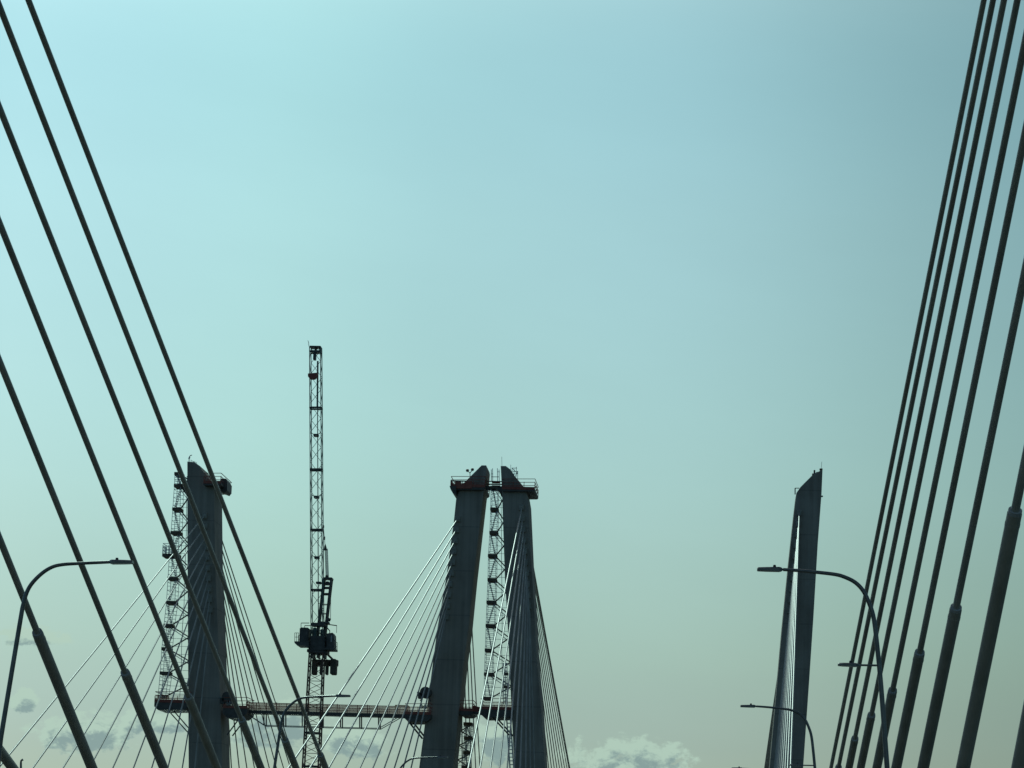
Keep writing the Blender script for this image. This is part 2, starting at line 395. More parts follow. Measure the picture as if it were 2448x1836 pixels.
# ------------------------------------------------------------------ scaffold stair towers
def stair_tower(label, decks, Y, edge, dy=1.7, ties=True, group='scaffold stair towers', tail=None):
    """decks: (x_left_px, x_right_px, y_px) from the top; edge(y_px) -> px of the concrete it is tied to"""
    b0 = at(decks[-1][0], decks[-1][2], Y)
    t = thing('scaffold_stair_tower', label, 'scaffold', (b0.x,Y,b0.z), group)
    fr = MB()
    Ls = [at(a, y, Y) for a, b, y in decks]; Rs = [at(b, y, Y) for a, b, y in decks]
    for k in range(len(decks)):
        l, r = Ls[k], Rs[k]
        ld = MB(); ld.box((l.x-.05,Y-.1,l.z-.15),(r.x+.05,Y+dy+.1,l.z+.15)); ld.build('landing','plank',t)
        if k == len(decks)-1: break
        l2, r2 = Ls[k+1], Rs[k+1]
        for yy in (Y, Y+dy):
            o = V(0, yy-Y, 0)
            fr.bar(l+o, l2+o, .045); fr.bar(r+o, r2+o, .045)
            for j in range(1, 6):
                a = l.lerp(l2, j/6)+o; c = r.lerp(r2, j/6)+o
                fr.bar(a, c, .042)
        for j in range(1, 6, 2):
            a = l.lerp(l2, j/6); c = r.lerp(r2, j/6)
            fr.bar(a, a+V(0,dy,0), .03); fr.bar(c, c+V(0,dy,0), .03)
        st = MB()   # one dog-leg flight
        z0, z1 = l2.z+.13, l.z-.1
        xa, xb = (l2.x+.12, r2.x-.12) if k % 2 else (r2.x-.12, l2.x+.12)
        for y1 in (Y+.25, Y+1.0):
            st.bar((xa,y1,z0),(xb,y1,z1),.045)
        for j in range(1, 9):
            u = j/9; xx = xa+(xb-xa)*u; zz = z0+(z1-z0)*u
            st.box((xx-.09,Y+.25,zz-.012),(xx+.09,Y+1.0,zz+.012))
        st.build('stair_flight','tube',t)
        if ties:
            ym = (decks[k][2]+decks[k+1][2])/2
            e = at(edge(ym), ym, Y); e.x += .1
            up0 = r+V(0,.3,-.1); dn0 = r2+V(0,.3,.05)
            MB().bar(up0, e+V(0,.3,0), .12).build('tie_brace','dark',t); MB().bar(dn0, e+V(0,.3,0), .12).build('tie_brace','dark',t)
            fr.bar(up0+V(-.4,1.0,0), e+V(0,1.3,-.35), .07)
            # light ladder frames between the stair and the concrete
            if k % 1 == 0:
                for j in (1,2,3,4,5):
                    a = r.lerp(r2, j/6)+V(0,dy,0)
                    px_y = decks[k][2]+(decks[k+1][2]-decks[k][2])*j/6
                    e2 = at(edge(px_y), px_y, Y)
                    if j % 2: fr.bar(a, V(e2.x+.05, a.y, a.z), .035)
                mid = at((decks[k][1]+edge(decks[k][2]))/2, decks[k][2], Y); mid2 = at((decks[k+1][1]+edge(decks[k+1][2]))/2, decks[k+1][2], Y)
                fr.bar(mid+V(0,dy,0), mid2+V(0,dy,0), .05)
    fr.build('frame','tube',t)
    return t
decA = [(418,433,1132),(417,432,1160.6),(413,430.5,1216.6),(409,429,1272.7),(405,425,1327),(401.6,421,1382),(398,418,1439.6),(392,410,1494.6),(387,405,1550.6),(383,404,1608.5),(378,396,1664.5)]
stA = stair_tower('tall scaffold stair tower left of the leftmost tower', decA, YT+.6, lambda y: 448+(y-1300)*.003)
decC = [(1173.5,1190,1165),(1173,1189,1216.5),(1171,1188,1272.6),(1167.5,1185.6,1327.7),(1166.5,1185,1385),(1164,1183.5,1439),(1162,1182,1495),(1160,1177,1553.6),(1158,1178,1611),(1157,1174,1669)]
stC = stair_tower('tall scaffold stair tower in the narrow gap between the two middle towers', decC, YT+.6, lambda y: 1200+(y-1174)*.042 if y < 1500 else 1214+(y-1500)*.045)
decB = [(1109,1127,1730),(1110,1127,1764),(1108,1123.5,1799),(1104,1121,1834),(1100,1118,1869),(1096,1114,1904)]
stB = stair_tower('short scaffold stair tower below the platform on the right of the second tower', decB, YT+5.5, lambda y: 1101-(y-1716)*.10)
# narrow ladder scaffold under the third tower's platform
lad = thing('scaffold_ladder','narrow scaffold ladder against the left edge of the third tower, below its platform','scaffold',at(1213,1900,YT+.4))
f = MB()
LP = [(1210.5,1717),(1213,1756),(1216,1800),(1218.5,1836),(1224,1900)]
for i in range(len(LP)-1):
    for dx in (0, 9):
        for o in (0, 1.0): f.bar(at(LP[i][0]+dx,LP[i][1],YT+.4)+V(0,o,0), at(LP[i+1][0]+dx,LP[i+1][1],YT+.4)+V(0,o,0), .07)
y = 1720
while y < 1898:
    x = 1210.5+(y-1717)*.072
    f.bar(at(x,y,YT+.4), at(x+9,y,YT+.4), .09); y += 9
f.build('frame','tube',lad)
# second scaffold inside the gap, low on the third tower's left edge, above its platform
s2 = thing('scaffold_ladder','short scaffold ladder standing on the platform against the third tower','scaffold',at(1209,1684,YT+.2))
f = MB()
for dx in (0,4.5,9):
    f.bar(at(1204+dx,1684,YT+.2), at(1203+dx*1.0,1585,YT+.2), .08)
y = 1588
while y < 1684:
    f.bar(at(1203.3,y,YT+.2), at(1213,y,YT+.2), .08); y += 8
f.build('frame','tube',s2)
f = MB()
for yy in (1610, 1641): f.box((at(1203,yy,YT).x, YT-.1, at(1203,yy,YT).z-.12),(at(1214,yy,YT).x, YT+1, at(1203,yy,YT).z+.12))
f.build('landing','plank',s2)

# ------------------------------------------------------------------ work platforms
def rails(mb, p, q, h=1.1, n=6, w=.06, lev=(.36,.7,1.05)):
    p, q = Vector(p), Vector(q)
    for i in range(n+1):
        a = p.lerp(q, i/n); mb.bar(a, a+V(0,0,h), w)
    for z in lev: mb.bar(p+V(0,0,z), q+V(0,0,z), w*.9)
def platform(label, xl, xr, ytop, ybot, y0, y1, mat='form', railh=1.0, braces=(), group='work platforms on the towers', rl=None, panel=True, tilt=0, net=False):
    """a form-steel platform: deck box between two px columns, guard rails on every side"""
    a = at(xl, ytop, y0); b = at(xr, ytop+tilt, y0); c = at(xl, ybot, y0)
    th = a.z-c.z
    t = thing('work_platform', label, 'work platform', ((a.x+b.x)/2, (y0+y1)/2, a.z-th), group)
    d = MB(); ch = min(.5, th*.5)
    d.prism([(a.x,a.z),(b.x,b.z),(b.x,b.z-th*.55),(b.x-ch,b.z-th),(a.x+ch,a.z-th),(a.x,a.z-th*.55)], y0, y1)
    d.build('deck','dark',t)
    n = max(2, int((b.x-a.x)/1.1))
    r = MB()
    for yy in (y0+.03, y1-.03): rails(r, (a.x+.03,yy,a.z), (b.x-.03,yy,b.z), railh, n)
    for xx, zz in ((a.x+.03,a.z),(b.x-.03,b.z)): rails(r, (xx,y0+.1,zz), (xx,y1-.1,zz), railh, 3)
    r.build('guardrail', mat, t)
    if panel:
        k = MB(); k.box((a.x,y0-.03,a.z-.02),(b.x,y0-.005,a.z+.28)); k.build('toe_board', mat, t)
    if net:
        k = MB()
        for yy in (y0+.07, y1-.07): k.sheet([(a.x+.04,yy,a.z+.01),(b.x-.04,yy,b.z+.01),(b.x-.04,yy,b.z+railh*.95),(a.x+.04,yy,a.z+railh*.95)])
        k.build('netting','net',t)
    for (bx, by, ex, ey, w) in braces:
        MB().bar(at(bx,by,y0+.5), at(ex,ey,y0+.5), w).build('brace','dark',t)
        MB().bar(at(bx,by,y0+.5)+V(.35,1.5,0), at(ex,ey,y0+.5)+V(.3,1.5,0), w).build('brace','dark',t)
    return t
platform('long red-railed platform at the foot of the scaffold left of the leftmost tower', 369, 452, 1678, 1697, YT-1.2, YT+3.5, braces=[(402,1698,450,1752,.11)], net=True, railh=.62)
platform('dark platform on the right of the leftmost tower, at the left end of the walkway', 533, 591, 1692, 1716, YT-1.2, YT+3.5, railh=.4, braces=[(573,1716,543,1757,.12)], tilt=0)
platform('red platform on the left of the second tower, at the right end of the walkway', 967, 1030, 1707, 1725, YT-1.2, YT+3.5, railh=.75, braces=[(976,1724,1010,1766,.17)], net=True)
platform('small platform hidden behind the second tower, poking out to its right', 1098, 1131, 1699, 1710, YT+.5, YT+5.4, railh=.65)
platform('thick red and black platform on the left of the third tower under its scaffold', 1148, 1226, 1695, 1715, YT-1.2, YT+3.5, railh=.75, braces=[(1178,1715,1217,1757,.16)], net=True)
t = thing('gangway','short red gangway bridging the gap between the two middle towers','gangway',at(1139,1700,YT+1))
a, b = at(1128,1700,YT+.8), at(1150,1703,YT+.8)
d = MB(); d.prism([(a.x,a.z),(b.x,b.z),(b.x,b.z-.2),(a.x,a.z-.2)],YT+.8,YT+2.2); d.build('deck','dark',t)
d = MB(); d.prism([(a.x,a.z+.6),(b.x,b.z+.5),(b.x,b.z),(a.x,a.z)],YT+.8,YT+.84); d.prism([(a.x,a.z+.6),(b.x,b.z+.5),(b.x,b.z),(a.x,a.z)],YT+2.16,YT+2.2); d.build('side_panel','form',t)

# tower head platforms
platform('platform box around the head of the second tower, overhanging to the left', 1077, 1160, 1163, 1171, YT-.5, YT+DEP+.6, railh=.62, group='head platforms')
pb = platform('platform around the head of the third tower, railings sticking out to the right', 1200, 1279, 1169, 1174.5, YT-.4, YT+DEP+.6, railh=.75, group='head platforms')
# solid screens hung on the head platform rails
def screen(par, x0, y0, x1, y1, Y, mat='form', name='screen_panel'):
    a, b = at(x0,y0,Y), at(x1,y1,Y); MB().box((a.x,Y,b.z),(b.x,Y+.05,a.z)).build(name, mat, par)
t = thing('form_screen','red-brown formwork screen with two openings on the left of the second tower head','formwork screen',at(1095,1172,YT-.62))
for (x0,y0,x1,y1) in ((1077,1150,1081,1168),(1088,1149,1102,1168),(1081,1157,1088,1168),(1102,1156,1112,1168),(1112,1150,1128,1168)):
    screen(t, x0,y0,x1,y1, YT-.62)
a = at(1077,1148.5,YT-.62); b = at(1114,1148.5,YT-.62); MB().box((a.x,YT-.622,a.z-.1),(b.x,YT-.54,a.z+.02)).build('top_rail','dark',t)
d = MB()
P = [at(*p,YT) for p in ((1076.5,1165),(1092,1165),(1092,1186),(1086,1184),(1080,1175))]
d.prism([(p.x,p.z) for p in P][::-1], YT-1, YT+3); d.build('corner_bracket','dark',t)
t = thing('form_bridge','short beam with two rails joining the heads of the two middle towers','beam',at(1182,1168,YT+1))
for y_, w_ in ((1167,.42),(1150.5,.10),(1157.5,.12)):
    MB().bar(at(1160,y_,YT+1), at(1204,y_+.8,YT+1), w_).build('rail' if w_ < .3 else 'beam','dark',t)
for y_ in (1154,1162): 
    a, b = at(1176,y_-2,YT+1.3), at(1196,y_+2,YT+1.3); MB().box((a.x,YT+1.3,b.z),(b.x,YT+1.34,a.z)).build('panel','form',t)
# struts holding the haunch of third tower head (dark knee)
d = MB(); P = [at(*p,YT) for p in ((1180,1166),(1202,1166),(1206,1190),(1198,1178),(1190,1170))]
t = thing('knee_bracket','dark curved bracket in the upper gap, tied to the third tower','bracket',P[2]); d.prism([(p.x,p.z) for p in P], YT+.2, YT+1.6); d.build('plate','dark',t)
# rightmost platform strut
t = thing('platform_strut','thin strut under the right end of the third tower head platform','strut',at(1268,1183,YT+1)); MB().bar(at(1278,1174,YT+1), at(1268,1183,YT+1), .05).build('tube','galv',t)
# leftmost tower head: formwork box and rail
t = thing('formwork_box','dark box hung on the right of the leftmost tower head','formwork box',at(534,1178,YT+1))
P = [at(*p,YT+1) for p in ((524,1152),(529,1144),(540,1144),(543,1150),(543,1172),(539,1178),(529,1174),(524,1166))]
MB().prism([(p.x,p.z) for p in P], YT+1, YT+3.6).build('box','dark',t)
platform('railed platform at the head of the leftmost tower', 486, 528, 1155, 1160, YT-1.1, YT+DEP+.8, mat='form', railh=.75, group='head platforms')
t = thing('brace_frame','curved brace from the scaffold top to the leftmost tower head','brace',at(447,1180,YT+1))
MB().tube([at(431,1162,YT+1), at(438,1166,YT+1), at(443,1172,YT+1), at(449,1182,YT+1)], .13, 6).build('tube','dark',t)
t = thing('work_platform','small railed landing jutting left from the scaffold of the leftmost tower','work platform',at(403,1328,YT), 'work platforms on the towers')
a, b = at(389,1324,YT+.5), at(418,1324,YT+.5)
MB().box((a.x,YT+.2,a.z-.3),(b.x,YT+2.4,a.z)).build('deck','plank',t)
r = MB()
for yy in (YT+.25,YT+2.35): rails(r,(a.x+.03,yy,a.z),(b.x,yy,a.z),.9,4)
for z_ in (1.0,): rails(r,(a.x+.03,YT+.3,a.z),(a.x+.03,YT+2.3,a.z),.9,3)
r.build('guardrail','tube',t)

# ------------------------------------------------------------------ small things on the tower heads
t = thing('floodlight_mast','forked floodlight pair on the sloping top of the second tower','floodlight',at(1124,1140,YT+1))
f = MB(); o = at(1124,1141,YT+1); k = at(1123.5,1131,YT+1)
f.bar(o,k,.07); f.bar(k,at(1118.5,1126,YT+1),.07); f.bar(k,at(1128.5,1124.5,YT+1),.07); f.build('stand','dark',t)
for p in ((1117.5,1124.7),(1129.4,1122.5)):
    c = at(*p,YT+1); MB().tube([c-V(0,.16,0),c,c+V(0,.16,.02)],[.12,.17,.10],10).build('lamp_head','dark',t)
t = thing('antenna','thin whip antenna on the peak of the third tower','antenna',at(1200,1113,YT+1)); MB().bar(at(1200,1114,YT+1),at(1199.5,1092,YT+1),.035).build('whip','galv',t)
t = thing('antenna','thin whip antenna on the peak of the rightmost tower','antenna',at(1964,1124,YT+1)); MB().bar(at(1963,1126,YT+1),at(1964.5,1104,YT+1),.035).build('whip','galv',t)
MB().box((at(1959,1123,YT+1).x,YT+.6,at(1959,1123.5,YT+1).z),(at(1966.5,1120,YT+1).x,YT+1.4,at(1959,1121,YT+1).z),.03).build('light_cap','dark',t)
MB().bar(at(1962.5,1127,YT+1),at(1962.8,1122,YT+1),.08).build('mount','dark',t)
t = thing('beacon','small beacon stub on the sloping top of the rightmost tower','beacon',at(1947,1133,YT+1))
MB().box((at(1945,1130,YT+1).x,YT+.8,at(1945,1136,YT+1).z),(at(1949,1130,YT+1).x,YT+1.3,at(1945,1124,YT+1).z),.03).build('lamp_body','dark',t)
MB().box((at(1941.5,1130,YT+1).x,YT+.9,at(1945,1139,YT+1).z),(at(1945,1130,YT+1).x,YT+1.3,at(1945,1132,YT+1).z),.02).build('bracket','dark',t)
t = thing('guardrail','little guardrail at the lower left corner of the rightmost tower head','guardrail',at(1902,1178,YT+.5))
g = MB()
for yy in (YT+.3,YT+2.5):
    g.bar(V(at(1900.8,1180,yy).x,yy,at(1900.8,1182,yy).z), at(1900.8,1167,yy), .11); g.bar(at(1900.5,1167,yy), at(1911,1167,yy), .07)
g.build('rail','dark',t)
t = thing('fixture','small stub sticking out of the right edge of the rightmost tower','fixture',at(1965,1186,YT+1)); MB().box((at(1961,1186,YT+1).x,YT+1,at(1961,1187.5,YT+1).z),(at(1967.5,1186,YT+1).x,YT+1.3,at(1961,1184.5,YT+1).z),.02).build('stub','dark',t)
t = thing('beacon','small hooked beacon on the peak of the leftmost tower','beacon',at(452,1103,YT+1))
MB().tube([at(452,1104,YT+1),at(452,1093,YT+1),at(455,1089,YT+1),at(459,1088,YT+1)],.045,6).build('arm','galv',t)
MB().tube([at(451.5,1097,YT+1),at(454,1092,YT+1)],[.1,.06],8).build('lamp_body','white',t)
g = MB()
for x_ in (457,464,470): g.bar(at(x_,1108,YT+1),at(x_-.5,1099+(x_-457)*.5,YT+1),.04)
g.bar(at(457,1101,YT+1),at(470,1106,YT+1),.04); g.build('guardrail','galv',t)
t = thing('rebar_cage','spindly scaffold frame on the sloping top of the third tower','scaffold',at(1232,1145,YT+2))
g = MB()
for (x0,y0,x1,y1) in ((1225,1134,1224,1118),(1234,1140,1234.5,1116),(1237.5,1146,1238,1126),(1224,1119,1236,1119),(1226,1127,1238,1127),(1226,1133,1238,1133),(1229,1136,1229,1121),(1224,1119,1238,1133),(1232,1139,1238,1126)):
    g.bar(at(x0,y0,YT+2),at(x1,y1,YT+2),.05)
g.bar(at(1221,1124,YT+2),at(1221,1111,YT+2),.04); g.build('frame','tube',t)
t = thing('guard_post','pair of tall guard posts above the gap between the two middle tower heads','scaffold',at(1184,1150,YT+3))
g = MB()
for x0 in (1175,1178,1189.5,1193.5):
    g.bar(at(x0,1150,YT+3),at(x0-.5,1115+abs(x0-1184)*.8,YT+3),.06)
g.bar(at(1175,1140,YT+3),at(1194,1140,YT+3),.06); g.bar(at(1175,1133,YT+3),at(1179,1133,YT+3),.05); g.bar(at(1189,1128,YT+3),at(1195,1128,YT+3),.05); g.build('frame','tube',t)

# equipment beside the towers, on the platforms
def stay_reel(label, cx, cy, r, Y):
    c = at(cx, cy, Y); t = thing('cable_reel', label, 'cable reel', (c.x,Y,c.z-r))
    MB().tube([(c.x,Y-.5,c.z),(c.x,Y-.42,c.z),(c.x,Y-.42,c.z),(c.x,Y+.42,c.z),(c.x,Y+.42,c.z),(c.x,Y+.5,c.z)],[r,r,r*.72,r*.72,r,r],22).build('drum','dark',t)
    s = MB(); s.bar((c.x-r*.9,Y,c.z-r*1.5),(c.x,Y,c.z),.14); s.bar((c.x+r*.9,Y,c.z-r*1.5),(c.x,Y,c.z),.14)
    s.box((c.x-r*1.3,Y-.5,c.z-r*1.1),(c.x-r*.55,Y+.4,c.z-r*.1),.04)
    s.build('stand','dark',t)
    MB().box((c.x-r*1.5,Y-.4,c.z-r*.25),(c.x-r*1.1,Y+.4,c.z+r*.1),.03).build('motor','galv',t)
stay_reel('round dark cable reel with its stand beside the second tower, above the walkway end', 1018, 1656, .58, YT-.6)
stay_reel('dark cable reel half hidden beside the leftmost tower, above its right platform', 546, 1668, .62, YT-.6)
def sheeting(label, x0, y0, x1, y1, Y):
    a, b = at(x0,y1,Y), at(x1,y0,Y)
    t = thing('plastic_sheeting', label, 'sheeting', ((a.x+b.x)/2,Y,a.z))
    s = MB(); n = 7
    g = [[s.b.verts.new((a.x+(b.x-a.x)*(i/n)+random.uniform(-.05,.05), Y+random.uniform(-.14,.14), a.z+(b.z-a.z)*(j/n)*(.75+.25*math.sin(i*1.9))+random.uniform(-.03,.03))) for j in range(n+1)] for i in range(n+1)]
    for i in range(n):
        for j in range(n): s.b.faces.new((g[i][j],g[i+1][j],g[i+1][j+1],g[i][j+1]))
    bmesh.ops.solidify(s.b, geom=s.b.faces[:], thickness=.04)
    s.build('sheet','white',t)
sheeting('crumpled white sheeting beneath the reel beside the second tower', 1006, 1683, 1021, 1694, YT-1.3)
sheeting('crumpled white sheeting on the leftmost tower beside its right platform', 541, 1674, 554, 1687, YT-1.3)

# ------------------------------------------------------------------ walkway between the left bridge's towers
YW = YT+.5
t = thing('suspended_walkway','long railed walkway strung between the two left towers behind the crane mast','walkway',at(780,1704,YW))
a0, b0 = at(588,1701,YW), at(975,1711,YW)
d = MB(); d.prism([(a0.x,a0.z+.16),(b0.x,b0.z+.16),(b0.x,b0.z-.17),(a0.x,a0.z-.17)],YW,YW+1.8); d.build('deck_beam','dark',t)
r = MB(); r2 = MB()
top0, top1 = at(588,1679,YW), at(965,1687,YW)
H0 = top0.z-a0.z
for yy, mb in ((YW+.02,r),(YW+1.78,r)):
    n = 16
    for i in range(n+1):
        p = a0.lerp(b0, i/n); p.y = yy; mb.bar(p+V(0,0,.16), p+V(0,0,H0+(.08 if i%3==0 else 0)), .07)
    for fz in (.38,.66,.98):
        mb.bar(V(a0.x,yy,a0.z+H0*fz), V(b0.x,yy,b0.z+H0*fz), .08)
r.build('guardrail','form',t)
nn = MB()
for yy in (YW+.06, YW+1.74):
    nn.sheet([(a0.x,yy,a0.z+.17),(b0.x,yy,b0.z+.17),(b0.x,yy,b0.z+H0*.96),(a0.x,yy,a0.z+H0*.96)])
nn.build('netting','net',t)
og = MB(); p, q = at(945,1686,YW-.05), at(973,1687,YW-.05)
og.bar(p,q,.09); og.bar(q,at(973,1707,YW-.05),.10); og.bar(p,at(945,1706,YW-.05),.06); og.build('end_rail','orange',t)
for x_ in (631,678,722.6,768,814,860,905):
    yb = 1734+(x_-631)*.0255; yt = 1705+(x_-631)*.0265
    g = MB()
    for o in (0,1.6): g.bar(at(x_,yb,YW+.1)+V(0,o,0), at(x_,yt,YW+.1)+V(0,o,0), .12)
    g.build('truss_post','dark',t)
g = MB()
for o in (0,1.6):
    P = [at(*p,YW+.1)+V(0,o,0) for p in ((592,1708),(631,1734),(906,1741),(955,1713))]
    for i in range(3): g.bar(P[i],P[i+1],.075)
g.build('truss_chord','galv',t)

# ------------------------------------------------------------------ crane
YC = 289.0
def cp(px, py, dy=0):
    p = at(px, py, YC); p.y += dy; return p
base = at(737,1836,YC)
cr = thing('tower_crane','tall red and green luffing tower crane, its lattice jib raised almost upright','tower crane',(base.x-.5,YC,-4))
def lattice(mb, pts_px, w_top, w_bot, period, chord, lace, y0=0, dep=None):
    """square lattice between two px points"""
    (xa,ya),(xb,yb) = pts_px; A, B = at(xa,ya,YC), at(xb,yb,YC); L = (B-A).length; n = max(2, round(L/period))
    k = 7000/YC
    for s in range(n):
        u0, u1 = s/n, (s+1)/n; um = (u0+u1)/2
        cs = []
        for u in (u0, um, u1):
            c = A.lerp(B,u); w = (w_top+(w_bot-w_top)*u)/k/2; d = w if dep is None else dep/2
            cs.append([c+V(-w,y0,0), c+V(w,y0,0), c+V(w,y0+2*d,0), c+V(-w,y0+2*d,0)])
        for j in range(4):
            mb.bar(cs[0][j], cs[2][j], chord)
            j2 = (j+1)%4
            mb.bar(cs[0][j], cs[1][j2], lace); mb.bar(cs[1][j2], cs[2][j], lace)
        yield cs
jib = MB()
for i, cs in enumerate(lattice(jib, ((752.4,828),(756.6,1524)), 27, 28, 1.28*2.35, .08, .042, y0=.2)): pass
jo = jib.build('jib','green',cr)
g = MB(); g.bar(cp(757.5,860,.7), cp(756.5,970,.7), .16); g.bar(cp(757,970,.7), cp(759,1480,.7), .085); g.build('jib_ladder','green',cr)
for y_ in (973,1120.7,1265,1409): 
    x_ = 752.4+(y_-828)*.0061; g = MB()
    g.bar(cp(x_-14,y_,.2), cp(x_+14,y_,.2), .16); g.bar(cp(x_-14,y_,1.3), cp(x_+14,y_,1.3), .15)
    g.bar(cp(x_-13,y_,.2), cp(x_-13,y_,1.3), .15); g.bar(cp(x_+13,y_,.2), cp(x_+13,y_,1.3), .15)
    g.build('section_joint','dark',cr)
g = MB()
for y_ in (1038,1186,1331):
    x_ = 753+(y_-828)*.0061
    a = cp(x_-6,y_+3,.25); b = cp(x_+5,y_-2,1.1); g.box((a.x,a.y,a.z),(b.x,b.y,b.z)); g.bar(cp(x_-12,y_-5,.2),cp(x_-5,y_,.2),.06); g.bar(cp(x_+12,y_-5,.2),cp(x_+5,y_,.2),.06)
g.build('rest_platform','dark',cr)
g = MB()
def pbox(mb, x0,y0,x1,y1,d0,d1,bev=.04):
    a = cp(x0,y1); b = cp(x1,y0); mb.box((a.x,YC+d0,a.z),(b.x,YC+d1,b.z),bev)
pbox(g,739,826,766.5,829,.1,1.4); pbox(g,740,836,766.5,841,.2,1.3); pbox(g,747,841,754,858,.3,1.0); pbox(g,751,828,754,837,.2,1.3); pbox(g,762,828,766.3,837,.2,1.3)
g.build('jib_head','dark',cr)
g = MB(); g.tube([cp(738.5,828),cp(737.8,819),cp(736,814)],.03,6); g.build('wind_vane','galv',cr)
g = MB(); P = [cp(*p) for p in ((737,894),(759,892),(757,901),(752,906),(741,906),(737,901))]
g.prism([(p.x,p.z) for p in P], YC-.3, YC+.5); g.build('red_winch_box','form',cr)
# mast
mast = MB()
for cs in lattice(mast, ((756.8,1560),(742.6,1836)), 33, 38, 1.35, .14, .05, y0=-.3): mast.bar(cs[0][0],cs[0][1],.06)
for cs in lattice(mast, ((742.6,1836),(731,2063)), 38, 42, 1.5, .14, .06, y0=-.3): pass
mast.build('mast','craner',cr)
g = MB()
for y_ in (1664,1752,1832):
    x_ = 755.2-(y_-1590)*.0512; g = MB(); pbox(g,x_-18,y_-1.5,x_+18,y_+1.5,-.35,1.4); g.build('mast_joint','dark',cr)
for y_ in (1700,1735):
    x_ = 755.2-(y_-1590)*.0512+15; g = MB()
    pbox(g,x_,y_-6,x_+4,y_+22,-.4,-.1); g.build('cable_duct','dark',cr)
# slewing deck, cabin, machinery
g = MB(); pbox(g,741,1521,779,1556,-.4,2.0,.08); pbox(g,738,1548,783,1562,-.3,1.8,.06); pbox(g,734,1552,741,1559,-.2,.6)
pbox(g,744,1489,777,1496,0,1.4); pbox(g,775,1521,785,1560,.2,1.5)
for x_ in (743,757.5,773): pbox(g,x_,1560,x_+4,1573,-.2,1.5,.02)
g.build('slewing_platform','dark',cr)
g = MB(); pbox(g,717.5,1502,740,1536,-.8,1.6,.08); g.build('machinery_house','dark',cr)
g = MB(); P = [cp(*p) for p in ((706.5,1535),(741,1535),(741,1550),(728,1545),(713,1545),(707,1539))]
g.prism([(p.x,p.z) for p in P], YC-.9, YC+1.8); g.build('side_deck','dark',cr)
g = MB()
for yy in (-.85,1.75):
    for x_ in (707.5,712,717): g.bar(cp(x_,1536,yy),cp(x_,1515,yy),.045)
    for y_ in (1515,1525): g.bar(cp(707.5,y_,yy),cp(717,y_,yy),.045)
    g.bar(cp(722.5,1502,yy),cp(722.5,1492,yy),.05); g.bar(cp(722.5,1491.5,yy),cp(742,1491.5,yy),.07)
g.bar(cp(779,1491,.5),cp(804,1494.5,.5),.09); g.bar(cp(803.5,1495,.5),cp(803,1512,.5),.04); g.bar(cp(777,1495,.2),cp(788,1508,.2),.10); g.bar(cp(788,1507,.2),cp(787,1516,.2),.07)
for yy in (-.6,1.2):
    g.bar(cp(802.5,1552,yy),cp(802.5,1533,yy),.045); g.bar(cp(798,1533,yy),cp(802.5,1533,yy),.045); g.bar(cp(800,1543,yy),cp(802.5,1543,yy),.045)
g.build('handrail','dark',cr)
g = MB(); P = [cp(*p) for p in ((783,1516),(797,1514),(800,1519),(801,1552),(783,1552))]
g.prism([(p.x,p.z) for p in P], YC-.7, YC+1.2); cabo = g.build('cab','dark',cr)
g = MB(); a = cp(792.5,1536); b = cp(796.5,1521); g.box((a.x,YC-.73,a.z),(b.x,YC-.69,b.z)); so = sub(g,'window','rope',cabo,cr)
g = MB(); pbox(g,776,1551,803,1555,-.9,1.5,.02); g.build('cab_deck','dark',cr)
for i, (x0,x1) in enumerate(((737.5,751),(757,764),(770.5,778),(784,798.5))):
    g = MB(); pbox(g,x0,1572,x1,1608.5,2.0 if i < 3 else 1.4,3.0,.06); g.build('counterweight','cw',cr)
g = MB(); pbox(g,738,1571,799,1585,3.05,3.6,.05); g.bar(cp(745,1560,1.8),cp(745,1574,3.0),.15); g.bar(cp(777,1560,1.8),cp(790,1574,3.0),.15); g.build('counter_jib','dark',cr)
g = MB()
for x_ in (745,750,764,770,775):
    g.bar(cp(x_,1521,-.3),cp(x_+1.5,1507,-.3),.05)
g.bar(cp(743,1508,-.3),cp(778,1508,-.3),.045); g.bar(cp(743,1514,-.3),cp(778,1514,-.3),.04)
g.tube([cp(760,1500,-.2),cp(764,1512,-.45),cp(771,1519,-.3)],.04,6); g.tube([cp(741,1545,-.6),cp(748,1556,-.7),cp(757,1562,-.5)],.05,6)
g.build('deck_rail_and_hoses','dark',cr)
g = MB(); pbox(g,747,1500,756,1521,.1,1.2,.05); pbox(g,764,1503,772,1521,.3,1.5,.05); g.build('hoist_drum','green',cr)
# A-frame
g = MB()
for yy in (1.7, 2.5):
    g.bar(cp(769,1378,yy),cp(754,1524,yy-.8),.20); g.bar(cp(786.5,1378,yy),cp(772,1524,yy-.8),.20)
    for y_ in (1391,1400,1415,1440,1462):
        x_ = 769-(y_-1378)*.105; g.bar(cp(x_,y_,yy),cp(x_+17.5,y_,yy),.16 if y_ < 1420 else .06)
pbox(g,767,1376,789,1380,1.5,2.8,.02); pbox(g,772,1370,779,1378,1.7,2.4); pbox(g,773,1385,781,1392,1.7,2.5)
pbox(g,751,1387,764,1392,1.2,1.8)
g.build('a_frame','dark',cr)
g = MB()
for x_ in (771,773,775,777): g.bar(cp(x_,1306,1.9), cp(x_+2.2,1372,2.0), .06)
for x_ in (769.5,): g.bar(cp(x_,1255,1.2), cp(x_+2.5,1304,1.8), .05)
g.bar(cp(783.5,1400,2.5),cp(782.5,1475,2.5),.05); g.build('luffing_rope','rope',cr)
g = MB(); P = [cp(*p) for p in ((772,1295),(774,1301),(776,1310),(768.5,1310),(770,1300))]; g.prism([(p.x,p.z) for p in P], YC+1.7, YC+2.1)
pbox(g,769,1252,771,1258,1.1,1.4,.01); pbox(g,770,1278,772.5,1286,1.3,1.7,.01); g.build('pulley_block','dark',cr)
